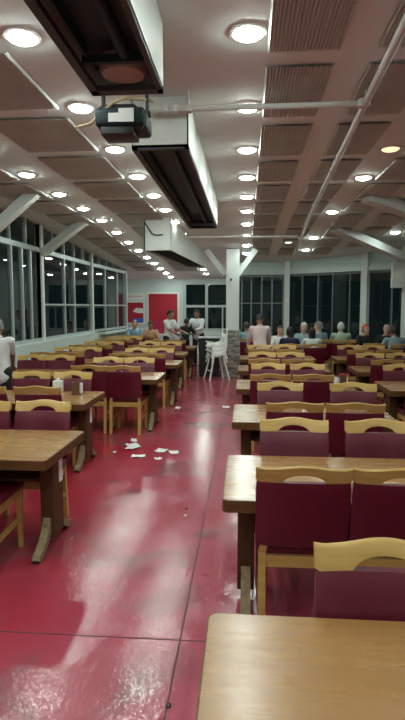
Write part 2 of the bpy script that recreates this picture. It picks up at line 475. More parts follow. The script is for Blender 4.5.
# ------------------------------------------------------------------ ceiling heaters
def heater(x0, x1, y0, y1, zb, label, disc=True):
    t = thing('ceiling_heater', label, 'heater', ((x0+x1)/2,y0,zb), group='boxed ceiling heaters')
    w = x1-x0; L_ = y1-y0; h = CEIL-zb; hw = w/2
    b = MB(); th = .012
    b.b2((hw-th,0,0),(hw,L_,h),'casing'); b.b2((-hw,0,0),(-hw+th,L_,h),'casing')
    b.b2((-hw,0,0),(hw,th,h),'casing'); b.b2((-hw,L_-th,0),(hw,L_,h),'casing'); b.build('casing', t)
    b = MB()
    b.b2((-hw,0,-.012),(-hw+.045,L_,.02),'heat'); b.b2((hw-.03,0,-.012),(hw,L_,.02),'heat')
    b.b2((-hw,0,-.012),(hw,.05,.02),'heat'); b.b2((-hw,L_-.07,-.012),(hw,L_,.02),'heat'); b.build('bottom_frame', t)
    b = MB(); b.b2((-hw+.045,.05,.10),(hw-.03,L_-.07,.12),'darkgrey')
    b.b2((-hw+.075,.05,.03),(-hw+.085,L_-.4,.10),'darkgrey'); b.build('inner_tray', t)
    b = MB(); b.tube([(.06,.1,.055),(.06,L_-.35,.055)],.028,'darkgrey',12); b.build('radiant_tube', t, True)
    b = MB(); b.b2((-hw+.045,L_-.36,.02),(hw-.03,L_-.33,.06),'darkgrey'); b.build('cross_bar', t)
    if disc:
        b = MB(); b.lathe([(.01,-.015),(.07,-.012),(.115,.0),(.128,.03),(.128,.09)], 'disc_dull', 28, (0.015,L_-.19,.02)); b.build('reflector_bowl', t, True)
    return t
heater(-.91,-.49,.4,3.26,3.0,'white-sided dark ceiling heater, nearest, with a round bowl at its end')
heater(-.91,-.46,4.35,8.72,3.0,'white-sided dark ceiling heater hanging behind the projector', False)
# third casing, skewed, under the sloping part of the ceiling
t = thing('ceiling_heater', 'white boxed ceiling heater farthest away, set askew left of the column', 'heater', (-1.63,10.0,2.79), math.radians(-4), group='boxed ceiling heaters')
L_ = 4.4; z0 = CEIL-2.79; z1 = ceil_z(14.4)-2.79
b = MB()
for xa, xb in ((-.25,-.235),(.235,.25)):
    b.prism([(0,0),(L_,0),(L_,z1),(0,z0)], 'x', xa, xb, 'casing')
b.b2((-.25,0,0),(.25,.015,z0),'casing'); b.b2((-.25,L_-.015,0),(.25,L_,z1),'casing'); b.build('casing', t)
b = MB(); b.b2((-.235,.02,.05),(.235,L_-.02,.07),'darkgrey')
for k in range(5): b.b2((-.19+k*.09,.02,.02),(-.17+k*.09,L_-.02,.05),'darkgrey')
b.build('inner_tray', t)
b = MB(); b.tube([(-.25,-.005,.52),(-.10,-.02,.30),(-.02,-.02,.27),(.1,-.01,.28)],.012,'black',8); b.tube([(-.245,-.012,z0-.02),(-.245,-.012,0.0)],.012,'black',8); b.build('cable', t, True)

# ------------------------------------------------------------------ projector
t = thing('projector', 'black ceiling projector with white paper labels hanging between the heaters', 'projector', (-.83,3.72,2.985))
b = MB(); b.box((0,.02,.0),(.33,.30,.12),'darkgrey',bev=.025)
b.prism([(-.15,.06),(.12,.06),(.09,.085),(-.12,.085)],'y',-.1,.12,'black'); b.build('body', t, True)
b = MB(); b.box((-.03,-.132,-.008),(.085,.004,.055),'paper'); b.box((.045,-.133,.005),(.10,.004,.085),'paper'); b.build('paper_label', t)
b = MB(); b.tube([(-.15,.05,.40),(-.15,.05,.03)],.014,'black',10); b.tube([(.14,.1,.40),(.14,.1,.03)],.014,'black',10); b.box((0,.07,.075),(.34,.05,.03),'black'); b.build('ceiling_mount', t)
b = MB(); b.box((-.02,-.02,-.085),(.22,.20,.055),'black',bev=.01); b.build('lens_housing', t, True)
b = MB(); b.tube([(.13,-.10,.05),(.17,-.12,.0),(.165,-.12,-.06),(.14,-.1,-.09)],.008,'black',8); b.build('power_lead', t, True)
b = MB(); b.tube([(-1.13,3.62,2.93),(-1.03,3.62,2.95),(-.95,3.62,3.02),(-.87,3.6,3.075),(-.79,3.6,3.10),(-.70,3.8,3.16),(-.68,4.0,3.22)],.011,'cable',8)
tag(b.build('cable', None, True), 'tan cable drooping past the projector into the pipe', 'cable')

# ------------------------------------------------------------------ pipes
PZ = CEIL-.13
b = MB(); b.tube([(.742,.5,PZ),(.869,4.25,PZ),(1.065,10,PZ),(1.2,13.9,ceil_z(13.9)-.13)],.027,'pipe',12)
for y in (2.6,4.25,6.2,8.3,10.4,12.5):
    x = .742+.034*(y-.5)
    b.tube([(x,y,PZ-(0 if y<10 else .058*(y-10))),(x,y,ceil_z(y)-.032)],.008,'pipe',6); b.lathe([(.038,-.02),(.038,.02)],'pipe',12,(x,y,PZ-(0 if y<10 else .058*(y-10))))
tag(b.build('sprinkler_pipe', None, True), 'long pale ceiling pipe running away above the right tables', 'pipe', 'ceiling pipes')
b = MB(); b.tube([(-.78,4.25,PZ),(.86,4.25,PZ)],.022,'pipe',12)
for x in (-.62,-.56,-.45,.84): b.lathe([(.034,-.025),(.034,.025)],'pipe',12,(x,4.25,PZ))
b.tube([(-.45,4.25,PZ),(-.45,4.25,CEIL-.003)],.006,'pipe',6)
tag(b.build('sprinkler_pipe', None, True), 'thin pale pipe crossing the ceiling from projector to the long pipe', 'pipe', 'ceiling pipes')
b = MB(); b.tube([(-2.0,11.3,ceil_z(11.3)-.12),(1.05,11.3,ceil_z(11.3)-.12)],.022,'pipe',10)
for x in (-1.2,.2): b.tube([(x,11.3,ceil_z(11.3)-.12),(x,11.3,ceil_z(11.3)-.034)],.006,'pipe',6)
tag(b.build('sprinkler_pipe', None, True), 'thin pale pipe crossing the ceiling just before the column', 'pipe', 'ceiling pipes')
b = MB(); b.lathe([(.055,-.05),(.06,-.02),(.06,0),(.01,0)],'darkgrey',16,(2.18,8.55,CEIL)); b.lathe([(.012,-.07),(.03,-.05)],'black',10,(2.18,8.55,CEIL))
tag(b.build('smoke_detector', None, True), 'small dark ceiling detector between the two right roof braces', 'detector')

# ------------------------------------------------------------------ boards on the far wall
def board(name, label, x0, x1, z0, z1, frame, split=None):
    t = thing(name, label, 'board', ((x0+x1)/2,FAR,z0)); w = x1-x0; h = z1-z0; hw = w/2
    b = MB()
    for lo, hi in (((-hw-frame,-.05,-frame),(-hw,0,h+frame)),((hw,-.05,-frame),(hw+frame,0,h+frame)),((-hw,-.05,h),(hw,0,h+frame)),((-hw,-.05,-frame),(hw,0,0))):
        b.b2(lo, hi, 'plastic_white')
    b.build('frame', t)
    b = MB()
    if split is not None:
        b.b2((-hw,-.02,0),(hw,0,split),'red_board2'); b.b2((-hw,-.02,split),(hw,0,h),'red_board')
    else: b.b2((-hw,-.02,0),(hw,0,h),'red_board')
    b.build('panel', t); return t
board('red_panel', 'large plain red panel in white frame on far wall behind the waiters', -3.65,-2.56,.75,2.24,.07,.48)
t = board('notice_board', 'small red notice board with white sheet and blue strip, far left corner', -4.46,-3.85,1.16,1.92,.05)
b = MB(); b.prism([(-.1,.42),(.02,.56),(.29,.54),(.3,.36),(.10,.36)],'y',-.03,-.02,'paper'); b.build('white_sheet', t)
b = MB(); b.b2((-.1,-.03,.01),(.29,-.02,.16),'blue'); b.build('blue_strip', t)
t = thing('wall_notice', 'white strip notice with faint red writing above the notice board', 'sign', (-4.15,FAR,2.0))
b = MB(); b.b2((-.36,-.012,.02),(.36,0,.28),'paper'); b.build('sheet', t)
b = MB(); x = -.28
for w_ in (.05,.03,.06,.04,.05,.0,.03,.05,.04,.06,.05):
    if w_: b.b2((x,-.016,.13),(x+w_*.75,-.012,.185+random.uniform(-.02,.01)),'redprint')
    x += w_+.008
b.build('faint_lettering', t)

# ------------------------------------------------------------------ tables
def rounded_rect(w, d, r, n=5):
    pts = []
    for cx_, cy_, a0 in ((w/2-r,d/2-r,0),(-w/2+r,d/2-r,PI/2),(-w/2+r,-d/2+r,PI),(w/2-r,-d/2+r,1.5*PI)):
        for k in range(n+1):
            a = a0+PI/2*k/n; pts.append((cx_+r*math.cos(a), cy_+r*math.sin(a)))
    return pts
def make_table(w, d=.86, inset=.12):
    t = thing('dining_table', '', 'table')
    b = MB(); b.prism(rounded_rect(w,d,.03),'z',.715,.75,'laminate'); b.build('tabletop', t)
    b = MB(); o_ = rounded_rect(w+.012,d+.012,.034); i_ = rounded_rect(w-.04,d-.04,.02)
    n = len(o_)
    vs = [(*p,.684) for p in o_]+[(*p,.7475) for p in o_]+[(*p,.684) for p in i_]+[(*p,.7475) for p in i_]
    fs = []
    for i in range(n):
        k = (i+1) % n
        fs += [(i,k,n+k,n+i),(2*n+i,3*n+i,3*n+k,2*n+k),(i,2*n+i,2*n+k,k),(n+i,n+k,3*n+k,3*n+i)]
    b.add(vs, fs, 'edge'); b.build('edge_band', t)
    for s in (-1,1):
        x = s*(w/2-inset)
        b = MB(); b.box((x,0,.40),(.10,.21,.63),'post',bev=.008); b.box((x,0,.70),(.09,.6,.035),'post')
        lg = b.build('leg', t)
        for q in (-1,1):
            pr = [(q*.09,.235),(q*.118,.23),(q*.15,.17),(q*.21,.105),(q*.28,.062),(q*.33,.05),(q*.345,.02),(q*.33,.006),(q*.27,.012),(q*.19,.05),(q*.13,.10),(q*.09,.13)]
            if q < 0: pr = pr[::-1]
            b = MB(); b.prism(pr,'x',x-.028,x+.028,'foot'); ft = b.build('foot', lg)
            b = MB(); b.box((x,q*.325,.012),(.045,.05,.024),'black',bev=.006); b.build('rubber_tip', ft)
    b = MB(); b.box((0,0,.53),(w-.34,.34,.022),'post'); b.box((0,.16,.56),(w-.34,.015,.05),'post'); b.build('shelf', t)
    return t

# ------------------------------------------------------------------ chairs
def yb(z): return -.205-.125*max(0,(z-.45))/.5 if z > .45 else -.205-.04*(.45-z)/.45
def make_chair():
    t = thing('dining_chair', '', 'chair'); t.scale = (1.03,1.0,1.022)
    b = MB(); b.box((0,.01,.462),(.455,.44,.065),'pad',bev=.026); b.build('seat', t, True)
    # upholstered back: wraps the stiles, slightly hollowed towards the sitter
    rings = []; nz = 10
    for k in range(nz+1):
        z = .495+(.858-.495)*k/nz; y = yb(z)
        e = 1-.4*(abs(k/nz-.5)*2)**8
        ring = []
        hw = .231; th = .03*e
        for u, s in ((-1,1),(-.8,1),(-.4,1),(0,1),(.4,1),(.8,1),(1,1),(1,-1),(.8,-1),(.4,-1),(0,-1),(-.4,-1),(-.8,-1),(-1,-1)):
            bow = -.022*(1-u*u)
            edge = .55 if abs(u) == 1 else 1.0
            ring.append((u*hw*(1-.004*(1-e)*9), y+bow+s*th*edge, z))
        rings.append(ring)
    b = MB(); b.rings(rings, 'pad'); b.build('backrest', t, True)
    # crest rail with arched hand-hold
    n = 30; R = []
    for i in range(n+1):
        u = -1+2*i/n; a = abs(u)
        top = .938+.017*math.cos(min(1,a/.72)*PI)*(.5)+.008*(1 if a < .72 else 1-(a-.72)/.28)*.5
        if a > .8: top += .009*((a-.8)/.2)**1.5
        bot = .858
        if a < .44: bot += .044*math.sqrt(max(0,1-(a/.44)**2))
        if a > .93: bot += .012*((a-.93)/.07)**2
        y = yb(.865)-.024*(1-u*u); x = u*.232; th = .0145
        R.append([(x_,y_-.33*(z_-.865),z_) for x_,y_,z_ in ((x,y-th,bot),(x,y+th,bot),(x,y+th,top-.006),(x,y+th*.5,top),(x,y-th*.5,top),(x,y-th,top-.006))])
    b = MB(); b.rings(R, 'chairwood'); b.build('crest_rail', t, True)
    for s in (-1,1):
        b = MB()
        P = [0,.2,.449,.52,.66,.82]
        b.rings([[(s*(.195 if z < .5 else .18)+dx, yb(z)+(0 if z < .5 else -.009)+dy*(1 if z < .5 else .5), z) for dx, dy in ((-.019,-.02),(.019,-.02),(.019,.02),(-.019,.02))] for z in P], 'chairwood'); b.build('leg', t)
        b = MB(); b.rings([[(s*.197+dx*q, .195+dy*q, z) for dx, dy in ((-.02,-.02),(.02,-.02),(.02,.02),(-.02,.02))] for z, q in ((0,.75),(.43,1.0))], 'chairwood'); b.build('leg', t)
        b = MB(); b.beam((s*.197,-.21,.20),(s*.197,.19,.215),.02,.035,'chairwood'); b.build('stretcher', t)
    b = MB()
    b.b2((-.19,-.222,.372),(.19,-.198,.432),'chairwood'); b.b2((-.19,.18,.372),(.19,.205,.432),'chairwood')
    for s in (-1,1): b.b2((s*.197-.012,-.2,.372),(s*.197+.012,.19,.432),'chairwood')
    b.build('seat_frame', t)
    return t

CH = make_chair(); freeze(CH); ch_used = False
def chair(x, y, rz, label):
    global ch_used
    o = put(CH, ch_used, (x,y,0), rz, label, 'maroon chairs at the tables'); ch_used = True
    return o
TB = make_table(1.45); freeze(TB); tb_used = False
TW = make_table(1.12, inset=.31); freeze(TW); tw_used = False
D = .86
ST = []
def set_of(x0, yf, w, tlabel, where, near=(0,1), far=(0,1), aisle_left=True, nx=None, fx=None, small=False, sides=('aisle-side','window-side'), dy=(0,0)):
    """one table, its chairs on the near side (backs to camera) and far side (facing camera)"""
    global tb_used, tw_used
    xc = x0+w/2; yc = yf+D/2
    if small: o = put(TW, tw_used, (xc,yc,0), 0, tlabel, 'long dining tables'); tw_used = True
    else: o = put(TB, tb_used, (xc,yc,0), 0, tlabel, 'long dining tables'); tb_used = True
    xs = ([x0+.40, x0+.90] if aisle_left else [x0+.53, x0+1.03]) if not small else [x0+.325, x0+.795]
    nxs = nx or xs; fxs = fx or xs
    for i in near:
        k = i if aisle_left else 1-i
        chair(nxs[i]+random.uniform(-.015,.015), yf+dy[0]+.165+random.uniform(-.02,.015), random.uniform(-.03,.03),
              'maroon chair with back to camera, %s seat at %s' % (sides[k], where))
    for i in far:
        k = i if aisle_left else 1-i
        chair(fxs[i]+random.uniform(-.015,.015), yf+dy[1]+D-.165+random.uniform(-.015,.02), PI+random.uniform(-.03,.03),
              'maroon chair facing camera, %s seat at %s' % (sides[k], where))
    return o
# right of the aisle
for k in range(8):
    yf = [.82,2.73,4.65,6.56,8.46,10.35,12.2,14.08][k]
    nx = {1:[.29,.79], 2:[.42,.92]}.get(k); fx = {0:[.485,1.0],1:[.325,.95],2:[.38,1.12],3:[.32,.86]}.get(k)
    set_of({6:.35,7:-.2}.get(k,-.11), yf, 1.45, 'wood-topped dining table, %s from camera right of the aisle' % ORD[k], '%s table right of aisle' % ORD[k],
           dy={0:(0,-.06),1:(.075,.04)}.get(k,(0,0)), near=() if k in (0,6) else (0,1), far=(0,1) if k < 6 else (), nx=nx, fx=fx)
# far-right column
for k in range(3,6):
    yf = [.82,2.73,4.65,6.56,8.46,10.35,12.2,14.08][k]
    set_of(1.74, yf, 1.45, 'wood-topped dining table, %s from camera in far-right column by windows' % ORD[k-3], '%s table of far-right column' % ORD[k-3])
set_of(2.47, 12.2, 1.12, 'short dining table where the red-haired and bald diners sit', 'table of the red-haired diner', near=(0,), far=(), small=True)
set_of(1.52, 13.66, 1.12, 'short dining table of the two grey-haired diners by the window wall', 'table of the grey-haired diners', near=(), far=(), small=True)
# left of the aisle
LF = [(3.35,-1.30),(5.38,-1.66),(7.32,-1.22),(9.25,-1.18),(11.2,-1.28),(13.1,-1.26)]
for k, (yf, xr) in enumerate(LF):
    x0 = xr-1.45
    nx = fx = None
    near = (0,1)
    if k == 0: nx = [-2.6,-1.83]; fx = [-2.2,-1.69]; near = (1,)
    if k == 1: nx = [-2.62,-2.08]; fx = [-2.62,-2.10]
    if k == 2: nx = [-2.15,-1.645]
    o = set_of(x0, yf, 1.45, 'wood-topped dining table, %s from camera left of the aisle' % ORD[k], '%s table left of aisle' % ORD[k], near=near, far=(0,1) if k < 5 else (), nx=nx, fx=fx, aisle_left=False)
    if k < 2:
        b = MB(); b.b2((xr-.07+.001,.01+yf+D/2,.46),(xr-.069+.003,.085+yf+D/2,.66),'paper')
        s = b.build('sticker'); s.parent = o; s.matrix_parent_inverse = Matrix.Translation(-Vector(o.location)); s['label'] = 'white paper sticker on the table post'
for k, (yf, x0) in enumerate([(7.6,-3.84),(9.4,-3.86),(11.25,-3.82),(13.25,-3.80),(15.1,-3.62)]):
    set_of(x0, yf, 1.12, 'short dining table, %s from camera along the left window sill' % ORD[k], '%s table under left windows' % ORD[k],
           near=(0,1) if k else (), far=(0,1) if k < 4 else (), aisle_left=False, small=True)

# ------------------------------------------------------------------ things on tables
T = .7505
def napkin_box(x, y, label, red=False, rz=0.0):
    t = thing('napkin_holder', label, 'napkin holder', (x,y,T), rz)
    b = MB(); b.b2((-.055,-.05,0),(.055,.05,.012),'box_wood'); b.b2((-.055,-.05,.012),(-.043,.05,.14),'box_wood'); b.b2((.028,-.05,.012),(.036,.05,.14),'box_wood'); b.b2((-.043,-.05,.012),(.028,-.040,.14),'box_wood'); b.b2((-.043,.04,.012),(.028,.05,.14),'box_wood'); b.build('box', t)
    b = MB()
    for k in range(5): b.b2((.037+k*.004,-.042,.014),(.040+k*.004,.042,.125+.003*(k%2)),'paper')
    b.build('napkins', t)
    if red:
        b = MB(); b.b2((-.04,-.035,.02),(.02,.035,.165),'red_plastic'); b.build('sauce_packets', t)
    return t
napkin_box(-1.93,6.02,'wooden napkin holder with white napkins on second table left of aisle',rz=.1)
napkin_box(1.22,6.85,'wooden napkin holder with red packets on fourth table right of aisle',True)
t = thing('tissue_box', 'plain white tissue box beside the wooden napkin holder, left of aisle', 'box', (-2.22,6.2,T), .1)
b = MB(); b.box((0,0,.065),(.11,.09,.13),'plastic_white',bev=.008); b.build('carton', t)
b = MB(); b.prism([(-.03,.128),(.03,.128),(.01,.165),(-.015,.155)],'y',-.01,.01,'paper'); b.build('tissue', t)
t = thing('tissue_box', 'white salt-and-pepper tray cup standing beside the red-packet holder', 'cup', (1.14,6.78,T))
b = MB(); b.lathe([(.025,0),(.03,.01),(.034,.12),(.030,.12),(.026,.012)],'plastic_white',16); b.build('cup', t, True)
def cup(x, y, label, h=.11, z=T):
    b = MB(); b.lathe([(.024,0),(.028,.004),(.036,h),(.033,h),(.026,.008)],'plastic_white',18)
    o = b.build('paper_cup', None, True); o.location = (x,y,z); return tag(o, label, 'cup', 'white paper cups')
cup(1.66,12.36,'white paper cup at the outer corner of the table with the navy-shirted diner',.13)
cup(2.87,10.55,'white paper cup near the outer end of third far-right table',.13)
cup(.62,12.35,'white paper cup on the table left of the navy-shirted diner',.11)
cup(1.15,7.05,'white paper cup behind the red-packet napkin holder',.10)
def plate(x, y, label, r=.12, food=False):
    t = thing('plate', label, 'plate', (x,y,T), group='white plates on the tables')
    b = MB(); b.lathe([(.05,0),(.07,.004),(r,.02),(r-.004,.024),(.065,.009),(.005,.008)],'plastic_white',28); b.build('dish', t, True)
    if food:
        b = MB(); b.ellipsoid((.0,0,.025),(.06,.05,.02),'chairwood'); b.ellipsoid((.03,.03,.027),(.03,.03,.018),'red_plastic'); b.build('food', t, True)
    return t
plate(2.78,12.75,'white plate of food before the red-haired diner',.12,True)
plate(3.16,12.78,'white plate of food before the bald diner in black',.12,True)
plate(.45,8.05,'white plate left on the fourth table right of aisle',.11)
plate(-3.1,15.6,'white plate on the farthest table near the far-left corner',.12)
b = MB(); b.lathe([(.03,0),(.075,.05),(.07,.052),(.028,.006)],'black',20); o = b.build('bowl', None, True); o.location = (-2.86,5.75,T)
tag(o, 'small black bowl beside the grey-haired man on second left table', 'bowl')

# ------------------------------------------------------------------ litter on the floor
def floor_pt(px, py):
    """where the photo's floor litter lies (camera ray to the ground)"""
    psi = math.atan(.0802); p_ = math.atan(.0981)
    F = Vector((-math.sin(psi)*math.cos(p_), math.cos(psi)*math.cos(p_), -math.sin(p_)))
    Rr = Vector((math.cos(psi), math.sin(psi), 0)); U = Rr.cross(F)
    d = F*540 + Rr*(px-202.5) - U*(py-360)
    t_ = -CAM_H/d.z
    return d.x*t_, d.y*t_
def scrap(px, py, w, d, rz, label, m='paper'):
    x, y = floor_pt(px, py); b = MB(); vs = []; nx_, ny_ = 5, 4
    for i in range(nx_+1):
        for k in range(ny_+1):
            vs.append((w*(i/nx_-.5)+random.uniform(-.006,.006), d*(k/ny_-.5)+random.uniform(-.006,.006), .004+random.uniform(0,.010)+.012*abs(i/nx_-.5)))
    fs = [(i*(ny_+1)+k,(i+1)*(ny_+1)+k,(i+1)*(ny_+1)+k+1,i*(ny_+1)+k+1) for i in range(nx_) for k in range(ny_)]
    b.add(vs, fs, m); o = b.build('paper_scrap'); o.location = (x,y,.002); o.rotation_euler = (0,0,rz)
    sm = o.modifiers.new('thick','SOLIDIFY'); sm.thickness = .002; sm.offset = 1
    return tag(o, label, 'paper', 'paper scraps on the floor')
scrap(134,441,.07,.16,.2,'small white paper scrap, farthest in the cluster below the left chairs')
scrap(133,446.5,.15,.22,.5,'largest crumpled white paper scrap on the red floor')
scrap(131,449,.11,.10,-.3,'white paper scrap half under the largest crumpled one')
scrap(138.5,457,.16,.10,.05,'white paper strip in front of the largest scrap, nearest camera')
scrap(161.5,451.5,.13,.14,-.3,'white torn paper scrap left of the round one mid aisle')
scrap(174,453,.11,.13,.2,'round white paper scrap at the aisle end of the cluster')
scrap(158,459.5,.08,.07,.5,'small white paper scrap just below the torn one mid aisle')
scrap(114.5,453,.03,.05,0,'tiny white paper fleck apart at the table side of the cluster')
scrap(178,408.5,.09,.16,0,'white paper scrap on the floor beside the fourth left table')
scrap(226,407.5,.12,.16,.1,'white paper scrap alone near the right tables, up the aisle')
scrap(185.5,517,.02,.03,0,'tiny white fleck beside the dark crumb on the aisle floor')
b = MB(); b.ellipsoid((0,0,.006),(.012,.012,.007),'black'); o = b.build('floor_crumb', None, True); x, y = floor_pt(186.5,509); o.location = (x,y,0); tag(o,'dark crumb lying mid aisle on the open red floor','crumb')
b = MB(); b.ellipsoid((0,0,.004),(.012,.018,.005),'black'); o = b.build('floor_crumb', None, True); x, y = floor_pt(168.5,706); o.location = (x,y,0); tag(o,'dark crumb on the floor joint nearest the camera','crumb')

# ------------------------------------------------------------------ lectern, high chairs, sideboard
t = thing('service_stand', 'black service stand with pale top edge behind the high chairs', 'stand', (-.93,13.75,0))
b = MB(); b.box((0,0,.50),(.50,.36,.92),'black',bev=.01); b.build('body', t)
b = MB(); b.box((0,-.01,.975),(.56,.42,.03),'steel',bev=.006); b.build('top', t)
b = MB(); b.box((0,0,.02),(.46,.32,.04),'darkgrey'); b.build('plinth', t)
t = thing('side_table', 'black draped side table between the service stand and the far window', 'table', (-.98,15.25,0))
b = MB(); b.box((0,0,.84),(.66,.5,.04),'black',bev=.01); b.build('tabletop', t)
b = MB(); b.box((0,0,.43),(.60,.45,.78),'black',bev=.02); b.build('skirt', t)
for x in (-.3,.3):
    b = MB(); b.b2((x-.02,-.23,0),(x+.02,.23,.05),'darkgrey'); b.build('leg', t)

def high_chair(z, label, legs=True):
    t = thing('high_chair', label, 'high chair', (-.70,13.0,z), math.radians(112), group='stacked white high chairs')
    # shell seat: bucket with raised back and side wings
    R = []
    prof = [(-.22,.90,.16),(-.205,.80,.18),(-.185,.68,.19),(-.14,.575,.195),(0,.545,.20),(.13,.545,.195),(.19,.58,.185)]
    outer = [[(-w,y,z_+.14),(-w*.98,y,z_+.03),(-w*.7,y+.0,z_),(0,y-.0,z_-.005),(w*.7,y,z_),(w*.98,y,z_+.03),(w,y,z_+.14)] for y, z_, w in prof]
    n = 7; vs = [p_ for r in outer for p_ in r]
    fs = [(i*n+k,(i+1)*n+k,(i+1)*n+k+1,i*n+k+1) for i in range(len(prof)-1) for k in range(n-1)]
    b = MB(); b.add(vs, fs, 'plastic_white'); s = b.build('seat_shell', t, True)
    sm = s.modifiers.new('thick','SOLIDIFY'); sm.thickness = .022
    b = MB(); b.tube([(-.19,.17,.715),(-.12,.23,.72),(.12,.23,.72),(.19,.17,.715)],.018,'plastic_white',8); b.build('front_bar', t, True)
    for sx in (-1,1):
        for sy in (-1,1):
            b = MB(); b.tube([(sx*.15,sy*.12,.56),(sx*(.23 if legs else .235),sy*(.25 if legs else .19),.0 if legs else .32)],.022,'plastic_white',8); b.build('leg', t, True)
    b = MB()
    if legs: b.tube([(-.18,.18,.22),(.18,.18,.22)],.012,'plastic_white',8)
    if legs: b.build('crossbar', t, True)
    return t
high_chair(0,'white high chair at the bottom of the stack by the stone column')
high_chair(.10,'white high chair in the middle of the stack by the stone column',False)
high_chair(.20,'white high chair on top of the stack by the stone column',False)

# ------------------------------------------------------------------ people
def skin_mat(n, c): M[n] = mat(n, c, .55)
skin_mat('skin_light', (.50,.27,.18)); skin_mat('skin_mid', (.36,.18,.11)); skin_mat('skin_pale', (.60,.36,.27))
for n_, c_ in (('hair_black',(.010,.008,.007)),('hair_brown',(.035,.018,.010)),('hair_grey',(.42,.42,.40)),('hair_darkgrey',(.16,.15,.14)),('hair_red',(.42,.085,.02))):
    M[n_] = mat(n_, c_, .6, tuple(min(1,x*1.6) for x in c_), 60, (1,1,.2), bump=.3, bscale=90)
for n_, c_ in (('cloth_white',(.78,.80,.80)),('cloth_pink',(.82,.64,.65)),('cloth_navy',(.012,.016,.05)),('cloth_black',(.012,.012,.014)),
               ('cloth_greyblue',(.27,.36,.42)),('cloth_green',(.42,.52,.40)),('cloth_blue',(.25,.42,.52)),('cloth_peach',(.55,.30,.20)),('cloth_jean',(.05,.07,.13))):
    M[n_] = mat(n_, c_, .85, tuple(x*.86 for x in c_), 7, bump=.15, bscale=14)
M['eye_white'] = mat('eye_white', (.55,.52,.50), .45); M['iris'] = mat('iris', (.03,.02,.015), .3)
M['lip'] = mat('lip', (.42,.13,.11), .5); M['shoe'] = mat('shoe_leather', (.015,.013,.012), .4)

def capsule(mb, p, q, r1, r2, m, n=12):
    p = Vector(p); q = Vector(q); d = q-p
    if d.length < 1e-5: d = Vector((0,0,1e-3))
    dn = d.normalized(); pts = []; rs = []
    for a in (-86,-60,-30,0): pts.append(p + dn*r1*math.sin(math.radians(a))); rs.append(r1*math.cos(math.radians(a)))
    for k in (.33,.66): pts.append(p.lerp(q,k)); rs.append(r1+(r2-r1)*k)
    for a in (0,30,60,86): pts.append(q + dn*r2*math.sin(math.radians(a))); rs.append(r2*math.cos(math.radians(a)))
    mb.tube(pts, rs, m, n)
def remesh(o, vox, smooth_it=3):
    md = o.modifiers.new('r','REMESH'); md.mode = 'VOXEL'; md.voxel_size = vox; md.adaptivity = 0; md.use_smooth_shade = True
    sm = o.modifiers.new('s','SMOOTH'); sm.factor = .5; sm.iterations = smooth_it
    dg = bpy.context.evaluated_depsgraph_get(); dg.update()
    me = bpy.data.meshes.new_from_object(o.evaluated_get(dg)); mats = [m for m in o.data.materials]
    old = o.data; o.modifiers.clear(); o.data = me; me.name = old.name
    if not me.materials:
        for m in mats: me.materials.append(m)
    me.polygons.foreach_set('use_smooth', [True]*len(me.polygons)); bpy.data.meshes.remove(old)
def ik(S, W, l1, l2, pole):
    d = W-S; L_ = min(d.length, (l1+l2)*.995); dn = d.normalized(); W = S+dn*L_
    a = (l1*l1-l2*l2+L_*L_)/(2*L_); h = math.sqrt(max(0,l1*l1-a*a))
    pv = pole - dn*pole.dot(dn); pv.normalize()
    return S+dn*a+pv*h, W

